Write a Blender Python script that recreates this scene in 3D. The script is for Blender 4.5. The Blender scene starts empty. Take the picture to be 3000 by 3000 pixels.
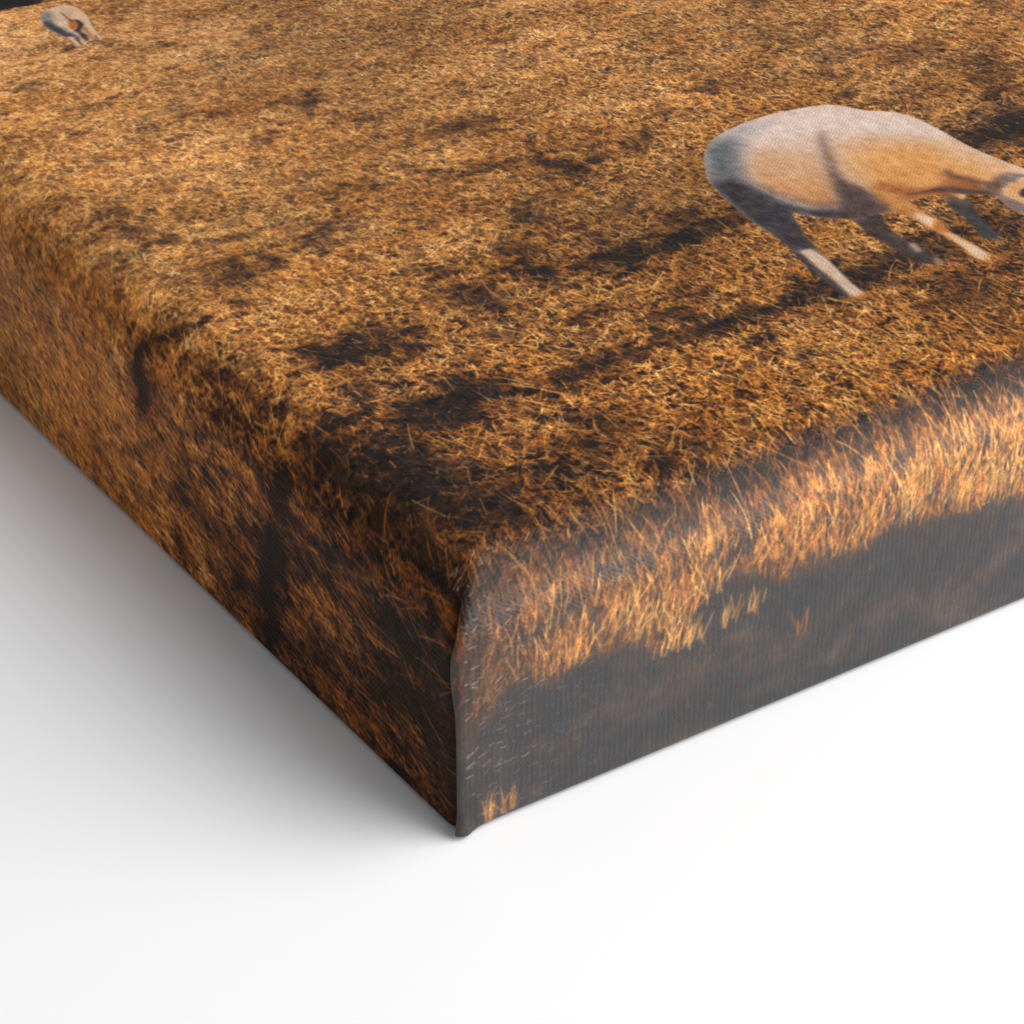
import bpy, math
import numpy as np

# ------------------------------------------------------------------ camera, world, lamps, exposure
scene = bpy.context.scene
link = scene.collection.objects.link

CAM_POS = (-0.1475374, -0.2321800, 0.2206181)
CAM_YAW, CAM_PITCH, CAM_F = 0.5920472, 0.5512747, 7.63363495 / 3.0
cam = bpy.data.cameras.new('camera')
cam.sensor_width = 36.0
cam.lens = 36.0 * CAM_F
cam.clip_start, cam.clip_end = 0.01, 50.0
cam_ob = bpy.data.objects.new('camera', cam)
link(cam_ob)
cam_ob.location = CAM_POS
cam_ob.rotation_euler = (math.pi / 2 - CAM_PITCH, 0.0, -CAM_YAW)
scene.camera = cam_ob

world = bpy.data.worlds.new('World')
scene.world = world
world.use_nodes = True
world.node_tree.nodes['Background'].inputs[0].default_value = (0.99, 1.0, 1.015, 1)
world.node_tree.nodes['Background'].inputs[1].default_value = 0.25


def area(name, loc, aim, size, size_y, watts, color=(1, 1, 1)):
    l = bpy.data.lights.new(name, 'AREA')
    l.shape, l.size, l.size_y, l.energy, l.color = 'RECTANGLE', size, size_y, watts, color
    o = bpy.data.objects.new(name, l)
    link(o)
    o.location = loc
    d = [a - b for a, b in zip(aim, loc)]
    yaw = math.atan2(d[0], d[1])
    pit = math.atan2(d[2], math.hypot(d[0], d[1]))
    o.rotation_euler = (math.pi / 2 + pit, 0, -yaw)
    return o


area('softbox_key', (0.72, -0.66, 1.02), (0.02, 0.02, 0.0), 1.5, 1.3, 25.5, (1.0, 0.995, 0.99))
area('softbox_front', (0.88, -1.02, 0.36), (0.07, 0.0, 0.02), 1.3, 0.5, 13.5, (1.0, 1.0, 1.0))
area('added_fill', (-0.95, -0.50, 0.30), (0.0, 0.08, 0.02), 0.5, 0.35, 1.0, (1.0, 0.99, 0.97))  # unseen low fill, added to brighten the left wrap

vs = scene.view_settings
vs.view_transform = 'Standard'
vs.look = 'None'
vs.exposure = 0.0
vs.gamma = 1.0
vs.use_curve_mapping = False

# ------------------------------------------------------------------ sizes (metres)
W, H, DEP, RR, RB = 0.45, 0.30, 0.040, 0.0115, 0.0012
RNG = np.random.default_rng(11)

# ------------------------------------------------------------------ layout of the printed picture (mm on the unrolled cloth)
# each blob: centre s,t ; axis A ; axis B ; darkness
BLOBS = [[86.44,97.9,2.48,-3.86,-1.57,-1.93,0.95],[79.97,122.62,5.49,0.03,-1.44,-2.85,0.75],[69.69,133.69,3.42,0.06,-0.95,-2.0,0.6],[109.38,141.94,4.08,-0.63,-1.18,-2.0,0.45],[90.84,138.6,1.53,-1.03,-0.7,-1.08,0.5],[110.43,152.55,2.07,0.39,-0.58,-1.18,0.5],[113.98,107.94,1.5,-1.01,-1.28,-1.71,0.7],[102.85,100.12,5.13,1.83,-1.52,-3.55,0.5],[92.33,98.52,2.94,0.37,-0.73,-1.44,0.7],[69.37,85.39,2.28,-3.43,-1.99,-2.49,0.6],[61.19,76.45,1.52,-3.33,-1.96,-2.27,0.6],[59.81,66.17,0.92,-3.05,-1.95,-2.03,0.8],[73.99,65.62,7.61,-1.15,-1.95,-3.29,1.0],[84.73,65.86,3.79,-0.21,-1.22,-2.09,0.85],[46.47,66.29,2.3,-4.76,-2.51,-2.98,0.7],[47.57,62.11,1.07,-0.72,-0.94,-1.41,0.8],[44.86,78.37,2.65,-1.78,-0.89,-1.42,0.5],[53.37,110.51,4.77,-1.92,-0.92,-1.66,0.5],[64.32,110.25,1.87,-4.3,-1.18,-1.48,0.5],[76.19,105.13,5.23,-1.4,-1.05,-1.8,0.6],[26.47,64.93,4.69,-2.01,-0.95,-1.72,0.7],[91.14,160.33,1.24,-3.24,-1.21,-1.57,0.4],[88.85,71.51,1.83,-1.23,-1.56,-2.06,0.6],[57.22,51.56,3.48,-0.25,-0.77,-1.43,0.5],[67.25,44.81,5.27,-0.41,-1.07,-1.88,0.6],[153.94,68.4,10.34,-1.42,-4.0,-5.13,0.95],[162.14,70.06,6.02,-1.22,-4.72,-5.75,0.9],[128.44,113.31,1.28,-0.86,-0.98,-1.27,0.6],[145.38,96.17,1.11,-0.75,-1.23,-1.45,0.75],[90.26,65.48,11.07,0.92,-1.72,-3.15,0.75],[104.49,39.28,15.06,0.72,-2.24,-3.64,0.9],[111.45,26.07,5.66,-1.38,-3.52,-4.51,0.45],[91.25,39.8,2.61,-1.76,-2.23,-2.7,0.75],[129.2,37.46,2.72,-1.83,-5.24,-5.6,0.6],[72.29,38.34,10.84,-0.9,-1.32,-2.21,1.0],[73.72,48.66,2.6,-1.75,-1.04,-1.37,0.5],[47.26,37.77,10.38,-0.01,-1.25,-2.5,0.85],[29.11,41.13,5.43,-1.34,-2.12,-3.94,0.95],[23.89,37.26,2.79,-1.88,-1.85,-2.87,0.85],[36.86,27.24,1.79,-1.2,-0.78,-1.12,0.8],[40.31,24.34,1.66,-3.23,-1.62,-1.73,0.65],[34.91,19.71,0.5,-2.25,-1.32,-1.17,0.75],[40.58,10.22,1.38,-1.96,-1.69,-1.73,0.9],[28.47,16.48,0.18,-1.49,-1.61,-1.29,0.8],[47.42,11.22,1.77,-2.44,-0.74,-0.81,0.65],[69.85,4.58,30.65,0.58,-0.39,-1.92,0.62],[51.21,4.06,8.8,-0.66,-0.54,-1.93,0.75],[95.9,4.84,10.14,0.12,-0.53,-2.1,0.9],[18.64,3.93,7.81,-1.54,-0.47,-1.28,0.6],[32.04,3.01,7.91,-0.65,-0.24,-1.2,0.6],[9.71,31.12,7.1,-9.13,-2.2,-3.13,1.0],[8.67,22.69,3.94,-6.7,-1.81,-2.34,1.0],[13.52,36.37,4.06,-0.37,-1.14,-2.54,0.95],[23.72,39.14,6.52,-0.02,-1.32,-3.03,0.95],[8.71,45.11,3.18,-0.93,-0.8,-2.32,0.9],[23.84,61.37,6.49,-2.79,-1.45,-2.63,0.8],[3.66,69.12,1.19,-5.26,-1.4,-0.85,0.8],[5.7,55.35,1.24,-2.03,-0.54,-0.8,0.75],[15.74,48.91,1.61,-1.08,-3.1,-5.13,0.65],[-1.13,65.09,0.59,-4.94,-1.34,0.32,0.75],[29.59,44.46,2.98,-0.73,-0.95,-1.78,0.7],[13.26,117.57,2.43,-3.5,-1.42,-2.36,0.85],[19.65,93.47,4.39,-0.57,-1.17,-2.71,0.8],[16.39,84.73,0.95,-0.64,-0.83,-1.5,0.85],[40.43,100.22,3.03,-0.06,-1.01,-2.28,0.75],[35.36,96.51,2.7,-1.82,-0.94,-1.61,0.55],[3.73,86.16,2.81,-2.12,-0.44,-1.55,1.0],[-0.87,89.21,2.25,-1.13,0.01,-2.16,1.0],[-5.8,89.02,-3.26,-2.13,-1.31,2.25,1.2],[-10.08,89.67,-1.03,-0.81,-0.76,1.2,0.85],[18.46,62.81,2.49,-1.68,-1.34,-2.28,0.75],[5.01,41.24,1.43,-3.55,-1.65,-1.69,0.9],[-3.03,45.67,0.04,-4.4,-2.31,1.45,0.9],[-26.18,106.65,1.31,-2.71,-1.76,0.33,0.65],[-19.62,91.81,-0.63,-0.5,-2.82,4.3,0.75],[-19.29,78.21,-0.65,-0.14,-2.82,4.79,0.75],[15.36,126.27,0.55,-0.37,-0.41,-0.83,0.6],[25.75,126.32,0.56,-0.38,-0.5,-0.96,0.6],[33.07,114.36,0.65,-0.44,-0.57,-1.04,0.65],[-5.68,45.61,-2.17,-0.88,-1.45,2.42,1.2],[-14.52,48.35,-3.62,-1.19,-1.99,3.1,1.3],[-23.08,51.2,-4.87,-0.29,-1.53,2.57,1.3],[-29.75,50.24,-2.37,-0.56,-1.7,2.56,1.2],[-9.19,13.5,1.01,-8.47,-2.98,2.1,0.95],[-26.05,34.75,1.15,-5.05,-2.62,1.71,0.8],[-18.51,8.21,-3.04,-5.43,-3.69,3.81,0.85],[-25.71,4.78,-5.33,-0.57,-1.3,1.89,0.8],[-20.96,77.67,-1.23,-0.96,-1.19,1.74,0.75],[-29.75,78.92,-2.43,-1.12,-0.95,1.44,0.7],[-9.53,3.92,-2.1,-3.66,-2.45,2.57,0.75],[-20.08,16.24,0.21,-4.05,-2.37,1.81,0.7],[-26.04,59.96,-1.02,-1.99,-1.52,1.81,0.6],[-20.52,67.79,-1.04,-2.02,-1.51,1.87,0.6],[62.92,145.8,2.01,-1.35,-1.56,-2.68,0.85],[48.63,150.79,1.25,-0.84,-0.59,-1.08,0.55],[48.61,136.77,1.46,-0.98,-0.72,-1.28,0.65],[25.73,181.61,2.36,-0.32,-0.58,-1.51,0.7],[56.02,184.98,1.45,-0.19,-0.35,-0.79,0.75],[42.66,156.64,1.5,-1.01,-0.86,-1.64,0.4],[73.28,182.17,1.07,-0.72,-0.69,-1.23,0.5],[46.17,120.3,4.1,-0.74,-1.07,-2.22,0.35],[9.99,134.27,1.05,-1.06,-0.53,-1.07,0.4],[39.99,194.12,1.4,0.12,-0.35,-0.95,1.2],[161.35,141.44,1.65,-1.11,-1.39,-1.75,0.6],[152.64,126.69,3.2,-2.15,-3.29,-4.1,0.4],[158.85,121.25,7.05,0.99,-1.21,-1.94,0.5],[158.71,110.8,4.34,0.56,-0.85,-1.34,0.65],[128.38,113.73,0.92,-0.62,-1.18,-1.52,0.7],[169.66,104.45,3.15,-2.12,-2.27,-2.56,0.45],[173.35,88.56,3.09,-2.08,-4.48,-4.84,0.5],[175.86,96.02,2.61,-1.76,-2.29,-2.49,0.4],[198.68,115.88,2.47,-1.66,-2.3,-2.48,0.65],[123.44,113.02,1.52,-1.03,-0.77,-1.01,0.55],[133.7,106.12,3.74,-0.04,-0.83,-1.29,0.5],[148.53,106.23,2.06,-1.39,-1.57,-1.89,0.35],[7.76,2.62,3.47,0.01,-0.09,-1.34,0.75],[2.5,0.12,1.87,-0.62,-0.45,-1.24,0.8],[0.98,7.4,0.02,-3.15,-0.91,0.21,0.6],[11.55,3.81,2.98,-0.25,-0.18,-0.82,0.6],[3.96,13.95,1.08,-4.23,-0.85,-0.46,0.55],[16.61,13.52,1.72,-2.25,-0.98,-1.21,0.6],[25.28,8.44,1.38,-1.86,-0.88,-0.8,0.65],[17.22,7.92,1.42,-1.74,-0.64,-0.59,0.6]]
POLY = {
 'body':[(105.84,86.09),(108.24,89.32),(110.9,91.97),(113.9,93.95),(117.0,95.2),(120.63,96.02),(124.59,96.66),(128.94,96.65),(132.99,96.24),(136.45,95.6),(139.58,94.55),(141.24,92.8),(142.44,90.51),(143.75,88.37),(145.63,86.9),(147.28,85.16),(148.34,82.77),(148.71,79.62),(148.62,75.98),(148.3,72.13),(147.98,68.33),(148.06,64.51),(148.36,60.98),(148.82,57.66),(149.39,54.87),(149.02,51.32),(147.9,47.38),(145.46,42.57),(142.55,39.11),(139.41,38.1),(137.84,39.6),(136.42,41.26),(136.5,43.62),(137.0,46.44),(137.77,49.11),(136.96,50.57),(134.83,52.0),(133.23,53.54),(130.84,55.15),(127.79,55.55),(124.29,55.89),(124.75,57.86),(119.44,54.65),(117.13,54.86),(112.95,55.27),(111.22,56.61),(108.85,58.65),(106.84,61.15),(105.93,64.0),(104.43,61.17),(101.84,55.06),(100.21,50.18),(98.24,50.66),(97.38,52.51),(98.24,57.48),(98.36,62.61),(99.22,68.24),(100.36,73.82),(101.58,78.53),(103.15,82.16)],
 'hindleg':[(98.82,63.18),(105.56,67.58),(106.02,64.12),(104.43,61.17),(101.84,55.06),(100.21,50.18),(99.51,46.46),(98.37,42.28),(97.25,38.16),(96.61,34.2),(95.29,33.11),(93.36,34.02),(93.97,37.96),(94.81,42.23),(95.59,47.43),(97.38,52.51),(98.24,57.48)],
 'hindshank':[(97.83,51.36),(99.93,50.79),(99.51,46.46),(98.37,42.28),(97.25,38.16),(96.66,34.17),(95.38,33.21),(94.36,34.52),(95.69,40.01),(96.48,45.19)],
 'farhind':[(113.03,55.84),(117.26,54.77),(114.82,49.8),(114.25,45.85),(114.63,43.03),(114.06,39.18),(113.76,35.21),(111.6,34.6),(110.27,36.73),(110.58,40.27),(111.04,45.44),(110.81,49.89)],
 'foreleg':[(123.0,64.13),(124.37,62.27),(125.01,58.15),(123.61,52.74),(123.49,48.36),(122.13,43.14),(122.02,38.91),(121.99,32.59),(121.05,31.14),(119.25,33.18),(120.69,41.09),(120.65,46.57),(121.06,52.21),(119.34,54.53),(120.32,58.56)],
 'forewhite':[(122.85,52.35),(123.49,48.36),(121.04,45.61),(120.73,47.13),(121.37,50.67)],
 'foreshank':[(121.57,44.82),(121.89,42.87),(121.78,38.64),(121.72,32.52),(121.04,31.57),(119.49,33.44),(120.97,40.48)],
 'farfore':[(131.35,55.72),(132.95,54.65),(133.01,50.94),(130.0,44.87),(128.55,40.56),(127.39,36.16),(126.03,34.93),(125.08,37.71),(127.69,44.65),(128.85,50.11)],
 'farforelit':[(132.66,54.3),(133.74,54.59),(133.9,53.22),(133.7,52.1),(132.71,51.27),(132.21,51.61),(132.32,53.28)],
 'rump':[(105.84,86.09),(108.24,89.32),(110.01,91.08),(113.55,93.49),(116.08,92.39),(116.23,89.88),(112.91,86.19),(108.01,78.9),(106.77,73.18),(107.1,67.46),(108.36,62.99),(110.51,60.65),(113.09,59.81),(114.71,57.82),(112.95,55.27),(108.75,58.54),(105.93,64.0),(98.11,52.44),(98.24,57.48),(98.36,62.61),(99.22,68.24),(100.36,73.82),(101.58,78.53),(103.15,82.16)],
 'rumplow':[(101.92,79.23),(105.1,79.91),(106.29,77.23),(106.29,72.58),(106.62,66.87),(108.12,62.7),(112.61,59.24),(119.83,57.99),(119.44,54.65),(112.95,55.27),(108.75,58.54),(105.93,64.0),(101.84,55.06),(99.96,50.35),(97.38,52.51),(98.24,57.48),(98.36,62.61),(99.22,68.24)],
 'crease':[(130.68,85.7),(131.39,85.93),(128.0,80.97),(124.93,76.15),(122.19,71.25),(120.93,67.39),(121.69,64.82),(121.27,61.12),(120.09,57.81),(119.06,54.45),(112.88,55.67),(111.31,57.44),(115.17,62.03),(119.55,69.25),(123.76,75.97),(127.37,81.4)],
 'flanklow':[(110.24,81.2),(111.79,76.36),(113.58,71.39),(119.34,71.28),(114.9,62.21),(112.81,60.45),(110.85,64.03),(109.49,70.42),(108.17,75.97)],
 'shoulder':[(128.35,72.88),(134.83,74.39),(139.24,73.42),(141.18,69.14),(140.37,62.86),(143.09,59.11),(144.44,54.4),(139.86,53.71),(136.64,56.82),(131.35,55.72),(126.84,57.84),(125.44,61.56),(123.51,64.71)],
 'shoulderlow':[(123.75,65.49),(126.19,62.91),(128.12,59.28),(132.65,57.17),(137.15,59.3),(138.79,54.43),(136.96,50.57),(132.97,53.25),(129.53,54.65),(124.56,55.72),(124.99,58.62),(123.86,61.69)],
 'lowertan':[(113.69,86.64),(120.53,83.03),(124.96,79.06),(122.46,72.99),(115.17,62.03),(112.81,60.45),(110.85,64.03),(109.49,70.42),(108.17,75.97),(109.97,81.39)],
 'backlight':[(118.22,94.58),(128.66,96.31),(136.0,95.06),(141.13,92.14),(143.41,87.97),(147.94,82.31),(148.15,74.45),(147.54,68.82),(142.55,73.17),(136.41,81.34),(131.93,85.36),(123.13,86.24),(116.55,88.67)],
 'bellyedge':[(108.71,75.61),(109.49,70.42),(111.33,64.61),(114.72,63.24),(115.17,62.03),(112.7,60.08),(110.41,62.51),(108.58,68.28),(107.36,71.86)],
 'shtan':[(127.39,79.4),(134.22,79.79),(139.49,77.24),(144.5,72.87),(146.42,67.59),(147.46,59.06),(148.84,54.29),(144.16,51.76),(137.22,50.86),(130.84,55.15),(124.0,57.0),(123.51,64.71),(122.55,70.07)],
 'rumpdim':[(103.15,82.16),(108.24,89.32),(113.37,93.8),(119.83,95.54),(124.51,95.47),(124.57,93.38),(119.69,91.57),(115.96,90.06),(108.01,78.9)],
 'rumpspot':[(110.07,90.06),(113.23,90.9),(113.6,88.67),(109.33,83.74),(105.85,80.35),(105.2,82.69)],
 'farhoof':[(114.09,43.81),(114.99,43.21),(114.0,40.48),(112.9,40.38),(113.18,42.31)],
 'farhoofb':[(113.93,37.76),(114.4,37.28),(113.72,35.08),(112.67,35.12),(112.96,36.58)],
 'foreknee':[(122.62,47.62),(124.27,47.83),(123.84,45.03),(122.0,43.22),(120.84,44.01),(120.91,45.7)],
 'fgapa':[(42.77,198.08),(43.7,198.42),(42.93,195.7),(42.5,194.38),(42.21,194.9),(42.42,196.69)],
 'fgapb':[(47.11,197.76),(46.85,196.64),(46.48,195.9),(45.79,195.07),(45.21,195.01),(46.22,196.4)],
 'chestdark':[(124.74,58.33),(128.28,57.06),(131.35,55.72),(133.5,53.36),(136.96,50.57),(137.87,48.76),(138.17,51.88),(135.18,54.26),(132.49,57.0),(128.68,57.52)],
 'neckdark':[(137.59,62.25),(138.48,61.4),(137.9,59.45),(138.79,58.08),(139.68,56.45),(139.98,54.45),(140.86,54.12),(142.77,54.63),(144.68,55.15),(144.23,53.9),(141.3,51.02),(138.27,48.78),(136.29,45.65),(137.12,48.31),(136.38,50.3),(135.37,50.98),(134.49,52.07),(133.61,53.67),(132.58,55.37),(131.54,57.08),(134.14,56.85),(135.03,55.24),(135.84,53.93),(137.37,52.91),(138.97,53.1),(138.59,54.62),(137.49,56.64),(136.45,58.62),(136.14,60.12)],
 'ear':[(144.53,54.99),(146.16,55.19),(146.6,54.12),(147.48,53.26),(148.44,52.36),(147.91,51.68),(146.44,52.42),(144.23,51.6),(143.35,52.19),(141.89,51.13),(141.08,51.17),(142.18,52.98)],
 'face':[(143.06,51.88),(144.67,51.56),(146.52,51.84),(147.75,49.74),(146.39,44.57),(143.91,41.27),(142.04,42.52),(139.53,44.46),(139.72,46.56),(139.28,48.85),(140.87,50.8)],
 'eye':[(141.81,48.15),(143.34,48.89),(144.22,48.55),(143.12,47.02),(141.75,46.19),(140.88,46.53)],
 'jaw':[(138.55,49.34),(139.72,46.56),(139.53,44.46),(141.61,42.07),(143.76,41.12),(140.9,38.88),(137.9,39.43),(136.55,41.31),(135.59,43.91),(136.42,46.3)],
 'fbody':[(41.93,211.2),(43.1,213.12),(44.51,214.22),(45.97,214.95),(47.48,215.3),(48.75,215.14),(49.59,214.09),(50.21,212.57),(50.39,210.6),(50.06,208.1),(49.45,205.47),(48.56,202.73),(47.84,199.9),(47.53,197.48),(47.14,195.14),(46.57,194.74),(46.51,196.08),(45.72,194.92),(45.05,195.12),(44.28,195.12),(43.76,194.5),(42.95,193.95),(42.86,195.56),(41.79,193.58),(41.45,194.45),(41.77,196.48),(41.66,198.5),(41.59,200.17),(41.18,202.08),(40.89,204.24),(40.89,206.56),(41.26,208.97)],
 'fblue':[(41.93,211.2),(43.1,213.12),(44.46,214.12),(45.16,213.24),(43.81,209.94),(42.78,207.28),(42.82,204.6),(43.36,201.6),(43.69,199.09),(43.23,196.79),(42.88,198.32),(42.03,199.74),(41.18,202.08),(40.89,204.24),(40.89,206.56),(41.26,208.97)],
 'fnavy':[(41.22,208.67),(42.49,209.48),(42.66,207.03),(42.7,204.35),(43.24,201.35),(43.57,198.84),(43.12,196.54),(42.84,198.68),(41.63,199.36),(41.18,202.08),(40.89,204.24),(40.84,206.46)],
 'fdark':[(46.81,206.92),(47.65,206.35),(47.51,203.77),(46.49,202.13),(45.19,200.37),(45.47,198.22),(44.57,195.57),(44.03,195.28),(44.09,197.19),(44.62,200.09),(44.43,201.53),(45.49,202.8),(46.47,204.14)],
 'ftail':[(46.51,212.33),(46.68,211.74),(46.46,208.5),(46.57,206.41),(46.25,205.29),(46.02,207.11),(46.15,209.72)],
 'forange':[(45.69,206.66),(46.81,206.92),(46.67,205.01),(45.74,202.96),(44.63,201.93),(44.38,203.02),(44.79,204.93)],
 'forange2':[(46.2,201.99),(47.19,202.65),(46.69,199.36),(45.99,195.91),(45.72,194.92),(45.05,195.12),(45.08,196.52),(45.87,198.6)],
 'ftailor':[(47.81,212.0),(47.98,211.2),(47.42,208.18),(46.84,207.9),(47.07,209.78)],
 'fleg':[(42.13,199.48),(42.95,198.92),(42.34,194.49),(41.79,193.58),(41.45,194.45),(41.77,196.48)],
}
BND = [(5.37,-16.46),(8.61,-12.53),(16.28,-15.0),(19.03,-13.03),(25.21,-13.47),(35.7,-17.22),(38.48,-13.75),(42.48,-11.31),(51.48,-11.78),(63.24,-12.59),(70.19,-12.76),(79.78,-12.06),(99.69,-15.95)]

# ------------------------------------------------------------------ painting the print (numpy raster over the unrolled cloth)
PX = 0.1                      # mm per texel
S0, S1, T0, T1 = -40.0, 216.0, -40.0, 236.0
NS, NT = int((S1 - S0) / PX), int((T1 - T0) / PX)


def blur(a, sx, sy=None):
    sy = sx if sy is None else sy
    fy = np.fft.fftfreq(a.shape[0])[:, None]
    fx = np.fft.rfftfreq(a.shape[1])[None, :]
    k = np.exp(-2 * np.pi ** 2 * ((fx * sx) ** 2 + (fy * sy) ** 2))
    return np.fft.irfft2(np.fft.rfft2(a) * k, s=a.shape).astype(np.float32)


def noise(sx, sy=None, shape=None):
    n = blur(RNG.standard_normal(shape or (NT, NS)).astype(np.float32), sx, sy)
    return n / n.std()


def c8(r, g, b):
    return np.array([r, g, b], np.float32) / 255.0


def sstep(a, b, x):
    t = np.clip((x - a) / (b - a), 0, 1)
    return t * t * (3 - 2 * t)


def lerp(a, b, t):
    return a + (b - a) * t


sg = (S0 + (np.arange(NS) + .5) * PX).astype(np.float32)
tg = (T0 + (np.arange(NT) + .5) * PX).astype(np.float32)
SG, TG = np.meshgrid(sg, tg)
far = np.clip(TG / 200.0, 0, 1) ** 0.8

n_big = noise(60, 25)
n_mid = noise(18, 9)
n_sml = noise(7, 4)
n_fin = noise(2.2, 2.2)

# darkness of the printed ground (shade and bare soil in the printed photograph)
D = np.zeros((NT, NS), np.float32)
for c0, c1, a0, a1, b0, b1, st in BLOBS:
    ext = 1.9
    hs, ht = ext * math.hypot(a0, b0) + 1, ext * math.hypot(a1, b1) + 1
    i0, i1 = max(0, int((c0 - hs - S0) / PX)), min(NS, int((c0 + hs - S0) / PX))
    j0, j1 = max(0, int((c1 - ht - T0) / PX)), min(NT, int((c1 + ht - T0) / PX))
    if i1 <= i0 or j1 <= j0:
        continue
    M = np.linalg.inv(np.array([[a0, b0], [a1, b1]]))
    x, y = SG[j0:j1, i0:i1] - c0, TG[j0:j1, i0:i1] - c1
    u, v = M[0, 0] * x + M[0, 1] * y, M[1, 0] * x + M[1, 1] * y
    r = np.sqrt(u * u + v * v) * (1 + 0.24 * n_mid[j0:j1, i0:i1] + 0.26 * n_sml[j0:j1, i0:i1] + .10 * n_fin[j0:j1, i0:i1])
    st = st * (1 - .4 * min(1, max(0, (c1 - 60) / 60)))
    val = st * np.exp(-np.clip(r, 0, 9) ** 2.2 * 0.8)
    D[j0:j1, i0:i1] = 1 - (1 - D[j0:j1, i0:i1]) * (1 - np.clip(val, 0, 1))
near = 1 - far
spk = 0.55 * n_mid + 0.6 * n_sml + 0.35 * n_big
D = 1 - (1 - D) * (1 - sstep(0.25, 2.0, spk) * (0.08 + 0.60 * near))
# shaded foreground along the lower edge of the picture
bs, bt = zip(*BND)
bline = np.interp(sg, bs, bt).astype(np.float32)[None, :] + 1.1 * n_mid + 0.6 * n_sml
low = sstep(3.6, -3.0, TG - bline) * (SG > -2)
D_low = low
# corner of the wrap a little darker print
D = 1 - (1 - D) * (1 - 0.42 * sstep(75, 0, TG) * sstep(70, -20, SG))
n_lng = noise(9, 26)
D = 1 - (1 - D) * (1 - .9 * sstep(3.2, .8, TG + .4 * n_mid) * sstep(-1, -6, SG))  # dark print beside the seam, also painted as the fold's shadow
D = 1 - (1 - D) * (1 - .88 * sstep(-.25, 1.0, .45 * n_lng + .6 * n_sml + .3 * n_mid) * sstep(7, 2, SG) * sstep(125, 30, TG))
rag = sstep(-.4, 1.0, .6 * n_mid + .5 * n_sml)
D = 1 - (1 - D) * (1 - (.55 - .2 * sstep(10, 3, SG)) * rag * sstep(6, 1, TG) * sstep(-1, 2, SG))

soil = lerp(c8(52, 30, 15), c8(38, 26, 20), np.clip(.5 + .35 * n_mid, 0, 1)[..., None])
under = lerp(c8(134, 82, 32), c8(178, 120, 60), np.clip(.5 + .3 * n_big, 0, 1)[..., None])
img = lerp(soil, under, np.clip(0.28 + 0.5 * far + 0.16 * n_sml + 0.13 * n_fin, 0, 1)[..., None])
blk = lerp(c8(24, 19, 19), c8(34, 27, 24), np.clip(.5 + .4 * n_fin, 0, 1)[..., None])
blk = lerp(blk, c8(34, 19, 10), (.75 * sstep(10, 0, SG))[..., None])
blk = lerp(blk, c8(70, 60, 56), (sstep(5, -3, TG) * sstep(-2, 3, SG) * .8)[..., None])     # soil ink lifted grey, standing in for sheen on the lower wrap
img = lerp(img, blk, np.clip(D * 1.05, 0, .97)[..., None])
img = lerp(img, lerp(c8(33, 34, 39), c8(68, 57, 51), np.clip(.22 + .12 * n_sml + .2 * n_mid + .2 * n_big, 0, 1)[..., None]), low[..., None])  # dark printed foreground, its ink lifted bluish grey in place of sheen
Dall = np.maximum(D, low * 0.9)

RAMP = np.array([[58, 32, 12], [118, 64, 21], [178, 104, 36], [212, 140, 61], [234, 176, 95], [244, 206, 138]], np.float32) / 255


def ramp(x):
    x = np.clip(x, 0, 1) * (len(RAMP) - 1)
    i = np.minimum(x.astype(int), len(RAMP) - 2)
    return RAMP[i] + (RAMP[i + 1] - RAMP[i]) * (x - i)[:, None]


def strokes(im, s, t, ang, ln, wd, curv, col, alpha, tip=1.15, root=0.75):
    """soft tapered blades; ang from +t towards +s; mm; composited as one layer"""
    acc = [np.zeros(NT * NS, np.float32) for _ in range(4)]
    kmax = int(math.ceil(ln.max() / (PX * 0.9))) + 1
    order = np.argsort(ln)
    s, t, ang, ln, wd, curv, col, alpha = (a[order] for a in (s, t, ang, ln, wd, curv, col, alpha))
    nst = np.ceil(ln / (PX * 0.9)).astype(int) + 1
    x, y = s.astype(np.float64).copy(), t.astype(np.float64).copy()
    first = 0
    for k in range(kmax):
        while first < len(nst) and nst[first] <= k:
            first += 1
        if first >= len(nst):
            break
        sl = slice(first, None)
        f = k / nst[sl]
        a = ang[sl] + curv[sl] * f * f
        dx, dy = np.sin(a), np.cos(a)
        x[sl] += dx * PX * 0.9
        y[sl] += dy * PX * 0.9
        w = wd[sl] * (1 - 0.75 * f ** 1.5)
        sh = (root + (tip - root) * f)
        wm = int(math.ceil(w.max() / PX / 2)) if len(w) else 0
        for o in range(-wm, wm + 1):
            cov = np.clip(w / PX / 2 + 0.5 - abs(o), 0, 1) * alpha[sl]
            ok = cov > 0.02
            if not ok.any():
                continue
            px = (x[sl][ok] + dy[ok] * o * PX - S0) / PX - .5
            py = (y[sl][ok] - dx[ok] * o * PX - T0) / PX - .5
            ix, iy = np.floor(px).astype(int), np.floor(py).astype(int)
            fx, fy = px - ix, py - iy
            good = (ix >= 0) & (iy >= 0) & (ix < NS - 1) & (iy < NT - 1)
            ix, iy, fx, fy = ix[good], iy[good], fx[good], fy[good]
            cv = cov[ok][good]
            cc = np.clip(col[sl][ok][good] * sh[ok][good][:, None], 0, 1)
            for du, dv, wt in ((0, 0, (1 - fx) * (1 - fy)), (1, 0, fx * (1 - fy)), (0, 1, (1 - fx) * fy), (1, 1, fx * fy)):
                idx = (iy + dv) * NS + ix + du
                ww = (wt * cv).astype(np.float32)
                np.add.at(acc[3], idx, ww)
                for c in range(3):
                    np.add.at(acc[c], idx, ww * cc[:, c].astype(np.float32))
    wsum = acc[3].reshape(NT, NS)
    al = np.clip(wsum * 0.95, 0, 1)
    den = np.maximum(wsum, 1e-5)
    for c in range(3):
        im[..., c] += (acc[c].reshape(NT, NS) / den - im[..., c]) * al


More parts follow.
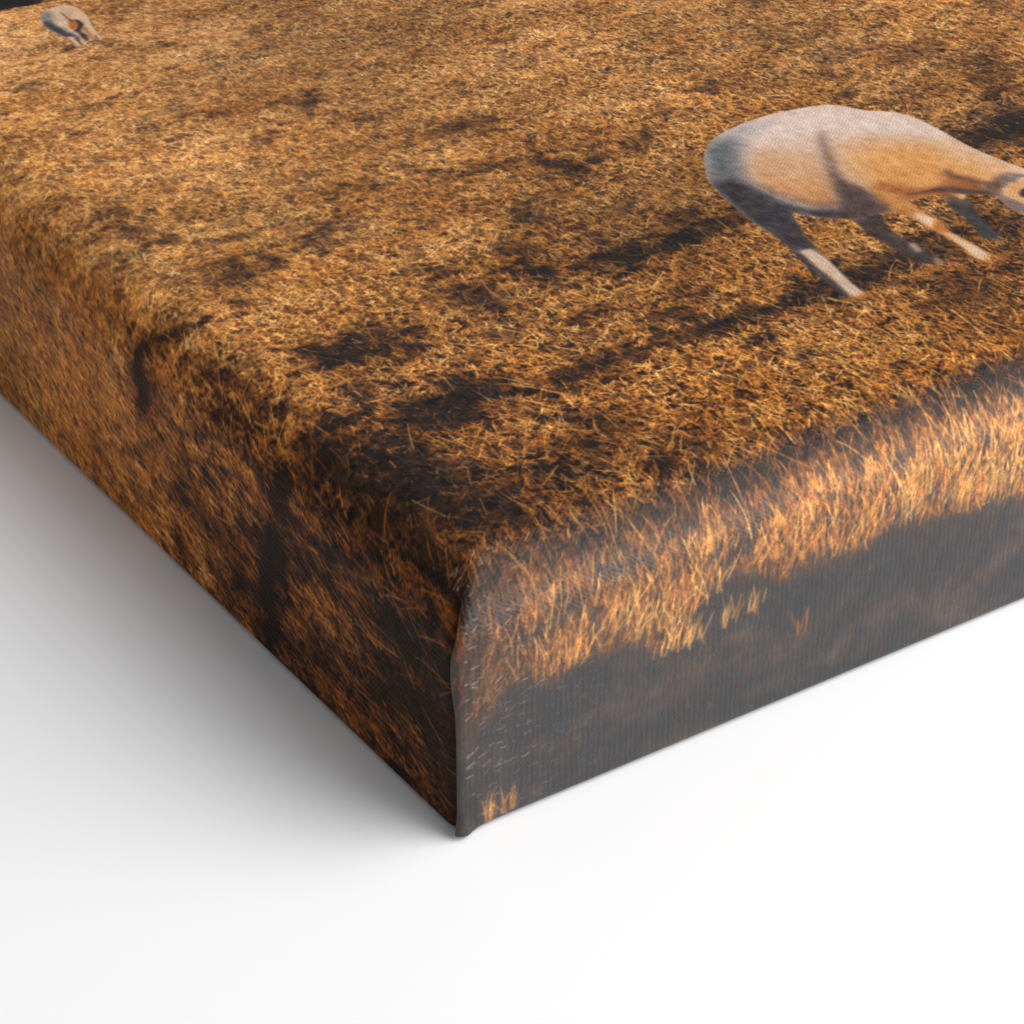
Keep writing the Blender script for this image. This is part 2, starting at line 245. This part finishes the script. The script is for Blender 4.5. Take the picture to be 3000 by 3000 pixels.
def at(field, s, t):
    i = np.clip(((s - S0) / PX).astype(int), 0, NS - 1)
    j = np.clip(((t - T0) / PX).astype(int), 0, NT - 1)
    return field[j, i]


def grass_layer(im, n, lo, hi, long_share=0.06):
    s = RNG.uniform(S0, S1, n)
    t = T0 + (T1 - T0) * RNG.uniform(0, 1, n)
    g = np.clip(t / 200, 0, 1) ** 0.8
    left = s < 6
    ln = lerp(2.25, 0.85, g ** .7) * RNG.lognormal(0, .4, n)
    lg = RNG.uniform(0, 1, n) < long_share
    ln = np.where(lg, ln * 1.9, ln)
    ln = np.where(left, ln * 1.6, ln)
    wd = lerp(0.35, 0.24, g) * RNG.uniform(.6, 1.25, n)
    wd = np.where(left, wd * 0.8, wd)
    ang = RNG.normal(.05, .5, n)
    wild = RNG.uniform(0, 1, n) < 0.16 + .2 * g + .12 * (s < 60)
    ang = np.where(wild, RNG.uniform(-1.7, 1.7, n), ang)
    ang = np.where(left, .26 + RNG.normal(0, .24, n), ang)
    band = (t < 4) & (~left)
    ang = np.where(band, RNG.normal(.05, .33, n), ang)
    ln = np.where(band, ln * 1.15, ln)
    d0 = at(Dall, s + ln * .35 * np.sin(ang), t + ln * .35 * np.cos(ang))
    tone = RNG.uniform(lo, hi, n) + 0.10 * at(n_big, s, t) * .6 + 0.05 * at(n_mid, s, t)
    tone = lerp(tone - .02,   .80 + (tone - .5) * .48, g)
    brave = RNG.uniform(0, 1, n) < np.where(left, .2, .11)
    dd = np.where(brave & ((~left) | (d0 < .8)), d0 * .45, d0)
    tone = tone * (1 - .5 * dd)
    col = ramp(tone) * (1 - .72 * dd)[:, None]
    # slightly redder stems near bare soil
    col[:, 1] *= 1 - .10 * dd * (1 - g)
    alpha = np.where(RNG.uniform(0, 1, n) < dd * .80, 0.0, RNG.uniform(.55, 1, n))
    inlow = at(low, s, t) > .5
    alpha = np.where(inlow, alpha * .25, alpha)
    k = alpha > 0.03
    strokes(im, s[k], t[k], ang[k], ln[k], wd[k], RNG.normal(0, .2, n)[k], col[k], alpha[k])


grass_layer(img, 60000, .10, .50)
grass_layer(img, 52000, .25, .62)
grass_layer(img, 44000, .35, .75)
# gaps between the tufts
g1, g2 = noise(3.2, 3.2), noise(5.5, 4.0)
gap = sstep(.55, 1.7, .8 * g1 + .55 * g2 + .15 * n_mid) * (.70 - .55 * far) * (1 - .8 * sstep(6, 0, TG)) * (1 - low)
img *= (1 - gap)[..., None] ** np.array([.85, 1.0, 1.1], np.float32)
grass_layer(img, 20000, .45, .80)
grass_layer(img, 15000, .55, .92, .09)
g1 = noise(2.4, 2.4)
img *= (1 - sstep(.9, 2.0, g1) * (.5 - .42 * far) * (1 - .7 * sstep(6, 0, TG)) * (1 - low))[..., None]

# tall dry blades on the lower edge, where the cloth starts to turn
n = 1700
s = RNG.uniform(-1, S1, n)
t = np.interp(s, bs, bt) + RNG.uniform(-1.5, 13, n) * RNG.uniform(.3, 1, n)
clump = at(n_big, s, t * 0) + .8 * at(n_mid, s, t * 0)
k = (RNG.uniform(-1.2, 1.6, n) < clump) & (t < 1.5)
strokes(img, s[k], t[k], (RNG.normal(.12, .3, n) + .12 * at(n_big, s, t))[k], RNG.uniform(2.5, 6.5, n)[k], RNG.uniform(.2, .4, n)[k],
        RNG.normal(0, .4, n)[k], ramp(RNG.uniform(.42, .86, n))[k], RNG.uniform(.5, 1, n)[k], tip=1.1, root=.6)
# a few tufts by the lower corner and out-of-focus stems in the shade
for cs, ct, nn, sp, lo_, hi_ in ((5.4, -34.6, 9, .9, .5, .7), (8.4, -34.3, 6, .8, .4, .6), (37, -18, 26, 3.0, .6, .85), (47, -17, 14, 2.6, .5, .75), (19, -14, 12, 2, .5, .75), (58, -24, 6, 2, .3, .5)):
    s = cs + RNG.normal(0, sp, nn)
    strokes(img, s, ct + RNG.normal(0, .5, nn), RNG.normal(.15, .25, nn), RNG.uniform(2.2, 5, nn), RNG.uniform(.25, .45, nn), RNG.normal(0, .5, nn),
            ramp(RNG.uniform(lo_, hi_, nn)), RNG.uniform(.6, 1, nn))
n = 900
s, t = RNG.uniform(0, 160, n), RNG.uniform(-38, -14, n)
strokes(img, s, t, RNG.normal(.2, .35, n), RNG.uniform(1.5, 5, n), RNG.uniform(.25, .6, n), RNG.normal(0, .4, n),
        ramp(RNG.uniform(.15, .5, n)), RNG.uniform(.03, .18, n))

# long single stems standing out of the turf
n = 600
s, t = RNG.uniform(-30, S1, n), 110 * RNG.uniform(0, 1, n) ** 1.3 - 2
dd = at(D, s, t)
strokes(img, s, t, np.where(s < 6, .26, 0) + RNG.normal(0, .5, n), RNG.uniform(4, 8.5, n) * (1 - .4 * t / 110), RNG.uniform(.2, .36, n), RNG.normal(0, .3, n),
        ramp(RNG.uniform(.5, .85, n)) * (1 - .4 * dd)[:, None], RNG.uniform(.5, .95, n))

# faded distance: softer, a little flatter
soft = np.stack([blur(img[..., c], 1.6) for c in range(3)], -1)
img = lerp(img, soft, (0.08 + .3 * far)[..., None])
softlow = np.stack([blur(img[..., c], 4.0) for c in range(3)], -1)
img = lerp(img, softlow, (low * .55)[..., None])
img = lerp(img, soft, (.4 * sstep(6, 0, TG) * sstep(-2, 2, SG) * (1 - low))[..., None])

pale = (sstep(110, 50, SG) * sstep(55, 110, TG))[..., None]      # the smooth pale sward at the far left
img = lerp(img, softlow, pale * .35) * (1 + .05 * pale)
broad = noise(150, 70)
img = img * (1 + (.055 * broad + .035 * n_big) * (1 - low))[..., None]
grain = 1 + (.085 * noise(1.5) + .06 * noise(3.0)) * (1 - .6 * low) * (1 - .5 * far)
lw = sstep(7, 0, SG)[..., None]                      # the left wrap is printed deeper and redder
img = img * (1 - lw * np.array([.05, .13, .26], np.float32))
img = np.clip(img * ((1 + .13 * far) * grain)[..., None] * (1 + far[..., None] * np.array([0, .01, .14], np.float32)), 0, 1)

GRASS = img.copy()

# dark hedge along the far edge of the field
hl = sstep(-1.2, 1.2, TG - 219.0 + .8 * n_sml + .8 * n_mid)
img = lerp(img, lerp(c8(7, 5, 4), c8(34, 22, 14), np.clip(.2 + .25 * n_sml + .2 * n_fin, 0, 1)[..., None]), hl[..., None])


# ---- the two sheep of the printed picture
def mask(name, soft_mm):
    P = np.array(POLY[name], np.float64)
    pad = soft_mm * 3 + 1
    i0, i1 = max(0, int((P[:, 0].min() - pad - S0) / PX)), min(NS, int((P[:, 0].max() + pad - S0) / PX))
    j0, j1 = max(0, int((P[:, 1].min() - pad - T0) / PX)), min(NT, int((P[:, 1].max() + pad - T0) / PX))
    x, y = SG[j0:j1, i0:i1], TG[j0:j1, i0:i1]
    ins = np.zeros(x.shape, bool)
    for (ax, ay), (bx, by) in zip(P, np.roll(P, -1, 0)):
        if ay == by:
            continue
        ins ^= ((ay > y) != (by > y)) & (x < (bx - ax) * (y - ay) / (by - ay) + ax)
    m = blur(ins.astype(np.float32), soft_mm / PX)
    return (slice(j0, j1), slice(i0, i1)), np.clip(m, 0, 1)


FUR = noise(2.5, 4) * .6 + noise(5, 8) * .5
BODY_MASK = np.zeros((NT, NS), np.float32)


def dab(name, col, soft_mm, a=1.0, body=False, inside=None, grow=1.0):
    sl, m = mask(name, soft_mm)
    m = np.clip(m * grow, 0, 1) * a
    if inside is not None:
        m = m * np.clip(inside[sl] * 1.3, 0, 1)
    if body:
        BODY_MASK[sl] = np.maximum(BODY_MASK[sl], m)
    cc = np.clip(np.array(col, np.float32) / 255 + (FUR[sl] * .03)[..., None], 0, 1)
    img[sl] = img[sl] + (cc - img[sl]) * m[..., None]


dab('farfore', (56, 52, 54), .35, .95, True, grow=1.7)
dab('farforelit', (222, 168, 104), .22, 1)
dab('farhind', (62, 50, 46), .35, 1, True, grow=1.7)
dab('farhoof', (190, 160, 136), .35, .75)
dab('farhoofb', (190, 160, 136), .35, .75)
dab('body', (206, 176, 158), .16, 1, True)
dab('hindleg', (66, 54, 54), .35, 1, True, grow=1.6)
dab('foreleg', (188, 124, 64), .35, 1, True, grow=1.7)
NB = BODY_MASK.copy()
# back: pinkish white towards the top, tan lower down
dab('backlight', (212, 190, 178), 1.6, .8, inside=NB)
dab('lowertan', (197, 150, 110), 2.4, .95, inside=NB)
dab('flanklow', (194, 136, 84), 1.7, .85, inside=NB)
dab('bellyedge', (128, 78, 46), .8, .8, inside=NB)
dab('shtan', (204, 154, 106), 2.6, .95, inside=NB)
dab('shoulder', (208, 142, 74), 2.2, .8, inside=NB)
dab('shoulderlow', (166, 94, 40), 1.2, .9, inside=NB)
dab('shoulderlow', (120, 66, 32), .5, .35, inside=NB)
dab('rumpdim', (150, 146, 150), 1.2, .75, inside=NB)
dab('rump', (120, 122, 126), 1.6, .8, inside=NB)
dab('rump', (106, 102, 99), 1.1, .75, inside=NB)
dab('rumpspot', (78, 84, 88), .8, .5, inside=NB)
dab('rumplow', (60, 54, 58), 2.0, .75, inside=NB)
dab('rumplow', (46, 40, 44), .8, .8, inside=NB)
dab('crease', (120, 88, 74), 1.3, .7, inside=NB)
dab('crease', (66, 50, 48), .75, .85, inside=NB)
dab('chestdark', (56, 38, 36), .35, .85, inside=NB)
dab('hindshank', (202, 172, 146), .4, .95, inside=NB, grow=1.3)
dab('forewhite', (218, 190, 164), .4, .9, inside=NB)
dab('foreshank', (206, 176, 144), .45, .95, inside=NB, grow=1.7)
dab('foreknee', (176, 108, 46), .35, .9, inside=NB)
dab('neckdark', (84, 58, 50), .65, .8, inside=NB)
dab('jaw', (112, 92, 88), .5, .9, inside=NB)
dab('face', (206, 150, 96), .35, .95, inside=NB)
dab('ear', (112, 98, 92), .35, .85, inside=NB)
dab('eye', (40, 34, 44), .25, .95, inside=NB)
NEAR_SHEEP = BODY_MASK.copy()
BODY_MASK[:] = 0
dab('fbody', (208, 174, 144), .13, 1, True)
NB = BODY_MASK.copy()
dab('fblue', (98, 100, 102), .5, .85, inside=NB)
dab('fnavy', (44, 42, 50), .4, .9, inside=NB)
dab('fgapa', (70, 44, 24), .16, .9)
dab('fgapb', (120, 78, 36), .16, .8)
dab('fdark', (34, 20, 14), .3, .95, inside=NB)
dab('forange', (170, 92, 36), .22, .95, inside=NB)
dab('forange2', (176, 110, 54), .3, .9, inside=NB)
dab('ftailor', (190, 132, 74), .35, .9, inside=NB)
dab('ftail', (70, 38, 24), .25, .9, inside=NB)
dab('fleg', (206, 172, 142), .25, .85, inside=NB)
FAR_SHEEP = BODY_MASK.copy()

# grass in front of the hooves
for nm, nn in (('hindshank', 50), ('foreshank', 50), ('farhind', 50), ('farfore', 50)):
    P = np.array(POLY[nm])
    P = P[np.argsort(P[:, 1])[:3]].mean(0)
    s, t = P[0] + RNG.normal(0, 1.6, nn), P[1] + RNG.normal(-1.0, .7, nn)
    strokes(img, s, t, RNG.normal(0, .6, nn), RNG.uniform(.8, 2.2, nn), RNG.uniform(.16, .3, nn), RNG.normal(0, .5, nn),
            ramp(RNG.uniform(.2, .7, nn)), RNG.uniform(.4, 1, nn))

# pale dashes painted for glints on the canvas threads near the folded corner
n = 380
s = RNG.uniform(.8, 24, n)
t = 7 - 44 * RNG.uniform(0, 1, n)
k = (s < 34)
strokes(img, s[k], t[k], (math.pi / 2 - .18 + RNG.normal(0, .22, n))[k], RNG.uniform(.5, 1.5, n)[k], RNG.uniform(.08, .14, n)[k],
        RNG.normal(0, .8, n)[k], np.repeat(c8(205, 200, 198)[None], n, 0)[k], (RNG.uniform(.3, 1, n) * np.exp(-s / 16))[k], 1, 1)

PRINT = np.stack([blur(np.clip(img[..., c], 0, 1), .6) for c in range(3)], -1)
PRINT = np.clip(PRINT, 0, 1)
PLAIN = np.stack([blur(np.clip(GRASS[..., c], 0, 1), 2.5) for c in range(3)], -1)
INK_GAIN = 1.0


def to_linear(c):
    return np.where(c <= .04045, c / 12.92, ((c + .055) / 1.055) ** 2.4)


def colour_at(s, t):
    """linear ink colour at unrolled cloth coordinates (metres)"""
    s, t = s * 1000, t * 1000
    inside = (s > S0 + .3) & (s < S1 - .3) & (t > T0 + .3) & (t < T1 - .3)
    px = np.clip((s - S0) / PX - .5, 0, NS - 1.001)
    py = np.clip((t - T0) / PX - .5, 0, NT - 1.001)
    ix, iy = px.astype(int), py.astype(int)
    fx, fy = (px - ix)[:, None], (py - iy)[:, None]
    a = (PRINT[iy, ix] * (1 - fx) + PRINT[iy, ix + 1] * fx) * (1 - fy) + (PRINT[iy + 1, ix] * (1 - fx) + PRINT[iy + 1, ix + 1] * fx) * fy
    # the rest of the field, out of this view: the same turf carried on
    ms = np.abs((s - 20) % 380 - 190) + 15
    mt = np.clip(t, T0 + 1, 230)
    b = np.clip(PLAIN[np.clip(((mt - T0) / PX).astype(int), 0, NT - 1), np.clip(((ms - S0) / PX).astype(int), 0, NS - 1)], 0, 1)
    b = np.where((t > 217.8)[:, None], c8(26, 19, 14)[None], b)
    return to_linear(np.where(inside[:, None], a, b)) * INK_GAIN


def mask_at(m, s, t):
    i = ((s * 1000 - S0) / PX).astype(int)
    j = ((t * 1000 - T0) / PX).astype(int)
    ok = (i >= 0) & (j >= 0) & (i < NS) & (j < NT)
    return np.where(ok, m[np.clip(j, 0, NT - 1), np.clip(i, 0, NS - 1)], 0)


# ------------------------------------------------------------------ materials
def new_mat(name):
    m = bpy.data.materials.new(name)
    m.use_nodes = True
    return m, m.node_tree.nodes, m.node_tree.links


def canvas_material():
    m, N, L = new_mat('printed_canvas')
    b = N['Principled BSDF']
    b.inputs['Roughness'].default_value = 0.45
    # specular level set per side to shape the sheen: strong below, weak left
    gl = N.new('ShaderNodeAttribute'); gl.attribute_name = 'gloss'
    L.new(gl.outputs['Fac'], b.inputs['Specular IOR Level'])
    ink = N.new('ShaderNodeAttribute'); ink.attribute_name = 'ink'
    wv = N.new('ShaderNodeAttribute'); wv.attribute_name = 'weave'
    # fine grain of ink on the threads
    mp = N.new('ShaderNodeMapping'); mp.inputs['Scale'].default_value = (3800, 3800, 3800)
    L.new(wv.outputs['Vector'], mp.inputs['Vector'])
    gr = N.new('ShaderNodeTexNoise'); gr.inputs['Scale'].default_value = 1.0; gr.inputs['Detail'].default_value = 2.0
    L.new(mp.outputs[0], gr.inputs['Vector'])
    rng = N.new('ShaderNodeMapRange')
    rng.inputs['From Min'].default_value = .3; rng.inputs['From Max'].default_value = .7
    rng.inputs['To Min'].default_value = .80; rng.inputs['To Max'].default_value = 1.20
    L.new(gr.outputs['Fac'], rng.inputs['Value'])
    mul = N.new('ShaderNodeMix'); mul.data_type = 'RGBA'; mul.blend_type = 'MULTIPLY'
    mul.inputs['Factor'].default_value = 1
    L.new(ink.outputs['Color'], mul.inputs['A']); L.new(rng.outputs[0], mul.inputs['B'])
    L.new(mul.outputs['Result'], b.inputs['Base Color'])
    # weave: over-under threads
    wob = N.new('ShaderNodeTexNoise'); wob.inputs['Scale'].default_value = 420; wob.inputs['Detail'].default_value = 2.0
    L.new(wv.outputs['Vector'], wob.inputs['Vector'])
    wm = N.new('ShaderNodeVectorMath'); wm.operation = 'MULTIPLY_ADD'
    wm.inputs[1].default_value = (.0011, .0011, 0)
    L.new(wob.outputs['Color'], wm.inputs[0]); L.new(wv.outputs['Vector'], wm.inputs[2])
    sep = N.new('ShaderNodeSeparateXYZ'); L.new(wm.outputs[0], sep.inputs[0])

    def wave(axis, pitch):
        k = N.new('ShaderNodeMath'); k.operation = 'MULTIPLY'; k.inputs[1].default_value = 2 * math.pi / pitch
        L.new(sep.outputs[axis], k.inputs[0])
        s_ = N.new('ShaderNodeMath'); s_.operation = 'SINE'; L.new(k.outputs[0], s_.inputs[0])
        return s_
    sx, sy = wave(0, .00092), wave(1, .00074)
    pr = N.new('ShaderNodeMath'); pr.operation = 'MULTIPLY'
    L.new(sx.outputs[0], pr.inputs[0]); L.new(sy.outputs[0], pr.inputs[1])
    ad = N.new('ShaderNodeMath'); ad.operation = 'ADD'
    L.new(sx.outputs[0], ad.inputs[0]); L.new(pr.outputs[0], ad.inputs[1])
    ad2 = N.new('ShaderNodeMath'); ad2.operation = 'MULTIPLY_ADD'; ad2.inputs[1].default_value = 2.4
    L.new(gr.outputs['Fac'], ad2.inputs[0]); L.new(ad.outputs[0], ad2.inputs[2])
    bp = N.new('ShaderNodeBump'); bp.inputs['Strength'].default_value = .36; bp.inputs['Distance'].default_value = .00004
    L.new(ad2.outputs[0], bp.inputs['Height']); L.new(bp.outputs[0], b.inputs['Normal'])
    return m


CANVAS = canvas_material()


def simple(name, col, rough):
    m, N, L = new_mat(name)
    b = N['Principled BSDF']
    b.inputs['Roughness'].default_value = rough
    tx = N.new('ShaderNodeTexNoise'); tx.inputs['Scale'].default_value = 40; tx.inputs['Detail'].default_value = 4
    rp = N.new('ShaderNodeMapRange'); rp.inputs['To Min'].default_value = .985; rp.inputs['To Max'].default_value = 1.0
    L.new(tx.outputs['Fac'], rp.inputs['Value'])
    mul = N.new('ShaderNodeMix'); mul.data_type = 'RGBA'; mul.blend_type = 'MULTIPLY'
    mul.inputs['Factor'].default_value = 1; mul.inputs['A'].default_value = (*col, 1)
    L.new(rp.outputs[0], mul.inputs['B']); L.new(mul.outputs['Result'], b.inputs['Base Color'])
    return m


# ------------------------------------------------------------------ mesh helpers
def make_mesh(name, co, quads, ink, weave, parent):
    me = bpy.data.meshes.new(name)
    nq = len(quads)
    me.vertices.add(len(co)); me.vertices.foreach_set('co', np.ascontiguousarray(co, np.float32).ravel())
    me.loops.add(nq * 4); me.loops.foreach_set('vertex_index', np.ascontiguousarray(quads, np.int32).ravel())
    me.polygons.add(nq)
    me.polygons.foreach_set('loop_start', np.arange(0, nq * 4, 4, dtype=np.int32))
    me.polygons.foreach_set('loop_total', np.full(nq, 4, np.int32))
    me.update(calc_edges=True)
    a = me.attributes.new('ink', 'FLOAT_COLOR', 'POINT')
    a.data.foreach_set('color', np.concatenate([ink, np.ones((len(ink), 1))], 1).astype(np.float32).ravel())
    a = me.attributes.new('weave', 'FLOAT_VECTOR', 'POINT')
    a.data.foreach_set('vector', np.concatenate([weave, np.zeros((len(weave), 1))], 1).astype(np.float32).ravel())
    a = me.attributes.new('gloss', 'FLOAT', 'POINT')
    sm, tm = weave[:, 0] * 1000, weave[:, 1] * 1000
    a.data.foreach_set('value', (0.22 - .16 * sstep(8, -4, sm) + (.62 - .22) * sstep(2.5, -8, tm)).astype(np.float32))
    me.materials.append(CANVAS)
    me.shade_smooth()
    o = bpy.data.objects.new(name, me)
    link(o)
    o.parent = parent
    return o


def compact(co, quads, *attrs):
    used = np.unique(quads)
    remap = np.full(len(co), -1, np.int64); remap[used] = np.arange(len(used))
    return (co[used], remap[quads]) + tuple(a[used] for a in attrs)


def grid_quads(nr, nc):
    i = np.arange(nr - 1)[:, None] * nc + np.arange(nc - 1)[None, :]
    return np.stack([i, i + 1, i + nc + 1, i + nc], -1).reshape(-1, 4)


def profile(a):
    """arclength from the flat front -> inset from the outer plane, height; cloth rolls over, runs down, tucks under"""
    L1 = math.pi * RR / 2; L2 = L1 + (DEP - RR - RB); L3 = L2 + math.pi * RB / 2
    th = np.clip(a / RR, 0, math.pi / 2)
    m = RR - RR * np.sin(th); z = DEP - RR + RR * np.cos(th)
    z = np.where(a > L1, DEP - RR - (np.minimum(a, L2) - L1), z)
    th2 = np.clip((a - L2) / RB, 0, math.pi / 2)
    m = np.where(a > L2, RB - RB * np.cos(th2), m)
    z = np.where(a > L2, RB - RB * np.sin(th2), z)
    m = np.where(a > L3, m + (a - L3), m)
    return m, z + 0.0002


A_END = math.pi * RR / 2 + (DEP - RR - RB) + math.pi * RB / 2 + 0.004


def corner_radius(z):
    zz = np.clip((z - (DEP - RR)) / RR, 0, 1)
    return 0.0007 * np.sqrt(np.clip(1 - zz, 0, 1)) + 0.005 * (1 - np.sqrt(np.clip(1 - zz ** 2, 0, 1))) ** .7 * np.sqrt(np.clip(1 - zz ** 2, 0, 1)) + 1e-6


def round_corner(x, y, m, z, lift=0.0):
    """round the upright corner; lift moves the cloth outward"""
    rc = corner_radius(z)
    u, v = x - m, y - m
    dx, dy = np.maximum(rc - u, 0), np.maximum(rc - v, 0)
    both = (u < rc) & (v < rc)
    nrm = np.maximum(np.hypot(dx, dy), 1e-9)
    k = np.where(both, (rc + lift) / nrm, 1.0)
    nx = np.where(both, m + rc - dx * k, np.where(u <= 1e-9, x - lift, x))
    ny = np.where(both, m + rc - dy * k, np.where(v <= 1e-9, y - lift, y))
    return nx, ny


# ------------------------------------------------------------------ setting: white tabletop
me = bpy.data.meshes.new('tabletop')
me.from_pydata([(-4, -4, 0), (4, -4, 0), (4, 4, 0), (-4, 4, 0)], [], [(0, 1, 2, 3)])
me.materials.append(simple('white_surface', (0.88, 0.88, 0.885), 0.75))
floor = bpy.data.objects.new('tabletop', me)
link(floor)
floor['kind'] = 'structure'
floor['label'] = 'plain white surface under the canvas print'

# ------------------------------------------------------------------ the canvas print
root = bpy.data.objects.new('canvas_print', None)
link(root)
root['label'] = 'thick canvas print of two sheep grazing on golden grass, lying on a white surface'
root['category'] = 'canvas print'

# front: fine cells where the picture is seen, coarse cells elsewhere
HULL = np.array([(-2, 155), (32, 236), (60, 232), (130, 186), (219, 122), (146, 42), (112, -2), (-2, -2)], float) / 1000
CELL = 0.00015
NB_ = 16
BLOCK = CELL * NB_


def inside_hull(x, y):
    ok = np.ones(x.shape, bool)
    for a, b in zip(HULL, np.roll(HULL, -1, 0)):
        ok &= (b[0] - a[0]) * (y - a[1]) - (b[1] - a[1]) * (x - a[0]) <= 0
    return ok


nbx = int(math.ceil((W - 2 * RR) / BLOCK)); nby = int(math.ceil((H - 2 * RR) / BLOCK))
cx_, cy_ = (W - 2 * RR) / (nbx * NB_), (H - 2 * RR) / (nby * NB_)
gx, gy = nbx * NB_ + 1, nby * NB_ + 1
bx, by = np.meshgrid(np.arange(nbx), np.arange(nby))
xc, yc = RR + (bx + .5) * NB_ * cx_, RR + (by + .5) * NB_ * cy_
fine = inside_hull(xc, yc)
fi, fj = bx[fine] * NB_, by[fine] * NB_
du, dv = np.meshgrid(np.arange(NB_), np.arange(NB_))
qi = (fi[:, None] + du.ravel()[None]).ravel(); qj = (fj[:, None] + dv.ravel()[None]).ravel()
step = 4
du, dv = np.meshgrid(np.arange(0, NB_, step), np.arange(0, NB_, step))
ci = (bx[~fine][:, None] * NB_ + du.ravel()[None]).ravel(); cj = (by[~fine][:, None] * NB_ + dv.ravel()[None]).ravel()


def quads_of(i, j, st):
    return np.stack([j * gx + i, j * gx + i + st, (j + st) * gx + i + st, (j + st) * gx + i], -1)


allq = np.concatenate([quads_of(qi, qj, 1), quads_of(ci, cj, step)])
used, inv = np.unique(allq, return_inverse=True)
allq = inv.reshape(-1, 4)
vx, vy = RR + (used % gx) * cx_, RR + (used // gx) * cy_
vco = np.stack([vx, vy, np.full(vx.shape, DEP + 0.0002)], -1)
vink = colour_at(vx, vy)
vwv = np.stack([vx, vy], -1)
fxc, fyc = vx[allq].mean(1), vy[allq].mean(1)
m_near = mask_at(NEAR_SHEEP, fxc, fyc) > .5
m_far = mask_at(FAR_SHEEP, fxc, fyc) > .5
rest = ~(m_near | m_far)
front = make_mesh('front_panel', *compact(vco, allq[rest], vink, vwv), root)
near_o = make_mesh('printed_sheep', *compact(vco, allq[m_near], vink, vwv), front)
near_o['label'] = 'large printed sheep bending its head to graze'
far_o = make_mesh('printed_sheep', *compact(vco, allq[m_far], vink, vwv), front)
far_o['label'] = 'small distant printed sheep seen from behind'


def line(a, b, n):
    return np.linspace(a, b, n)


def side(flip, far_side, fine_len, dens_a, dens_l):
    """one wrapped edge; flip: runs along X instead of Y; far_side: on the opposite rim"""
    length, other = (W, H) if flip else (H, W)
    a = line(0, A_END, dens_a)
    m, z = profile(a)
    if fine_len:
        u = np.concatenate([line(0, fine_len, dens_l)[:-1], line(fine_len, length, 260)]) / length
    else:
        u = line(0, 1, dens_l)
    lap = flip and not far_side
    A, U = np.meshgrid(a, u, indexing='ij')
    Mm, Z = np.repeat(m[:, None], len(u), 1), np.repeat(z[:, None], len(u), 1)
    along = Mm + (length - 2 * Mm) * U
    inset = Mm.copy()
    q = RR - A
    chart_a, chart_q = along.copy(), q
    lift = np.zeros_like(along)
    if lap:                       # the folded flap laps a little round the corner
        zz = np.clip((Z - (DEP - RR)) / RR, 0, 1)
        ext = (0.00025 + 0.0009 * np.exp(-((Z - .0265) / .0045) ** 2)) * (1 - zz) ** .5
        e = np.concatenate([[1.0, 1.0], line(1, 0, 12)])[None, :-1]
        x2 = np.repeat(Mm[:, :1], e.shape[1], 1)
        y2 = Mm[:, :1] + ext[:, :1] * e
        ax = np.concatenate([x2, along], 1)
        ay = np.concatenate([y2, inset], 1)
        Mm = np.repeat(m[:, None], ax.shape[1], 1); Z = np.repeat(z[:, None], ax.shape[1], 1)
        zz = np.clip((Z - (DEP - RR)) / RR, 0, 1)
        lift = 0.00025 * np.exp(-(np.maximum(ax - Mm, 0) / .004) ** 2) * (1 - zz)
        lift += 0.0009 * np.exp(-(Z / .0028) ** 2) * np.exp(-(np.maximum(ax - Mm, 0) / .002) ** 2)
        lift[:, 0] = -0.0006 * (1 - zz[:, 0])
        X, Y = round_corner(ax, ay, Mm, Z, lift)
        chart_a = np.concatenate([Mm[:, :e.shape[1]] - ext[:, :1] * e, chart_a], 1)
        chart_q = np.repeat(q[:, :1], ax.shape[1], 1)
    elif flip:
        X, Y = along, inset
    else:
        X, Y = inset, along
        if not far_side:
            X, Y = round_corner(X, Y, Mm, Z)
            zz = np.clip((Z - (DEP - RR)) / RR, 0, 1)
            X = X + 0.0009 * (1 - zz) * np.exp(-(np.maximum(along - Mm - .0006, 0) / .0011) ** 2)   # tucked in under the folded flap
    s, t = (chart_a, chart_q) if flip else (chart_q, chart_a)
    if far_side:
        if flip:
            Y = H - Y; t = H - t
        else:
            X = W - X; s = W - s
    co = np.stack([X, Y, Z], -1).reshape(-1, 3)
    s, t = s.ravel(), t.ravel()
    qd = grid_quads(*X.shape)
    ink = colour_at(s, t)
    if lap:                       # seam shadow painted into the ink of the flap's turned-in edge
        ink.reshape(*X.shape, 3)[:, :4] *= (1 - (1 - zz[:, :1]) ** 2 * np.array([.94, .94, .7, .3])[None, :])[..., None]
    if flip == far_side:
        qd = qd[:, ::-1]
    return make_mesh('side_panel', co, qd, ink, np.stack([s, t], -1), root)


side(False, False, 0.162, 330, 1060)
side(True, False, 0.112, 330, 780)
side(False, True, 0, 60, 300)
side(True, True, 0, 60, 400)

print('meshes', [(o.name, len(o.data.polygons)) for o in scene.objects if o.type == 'MESH'])
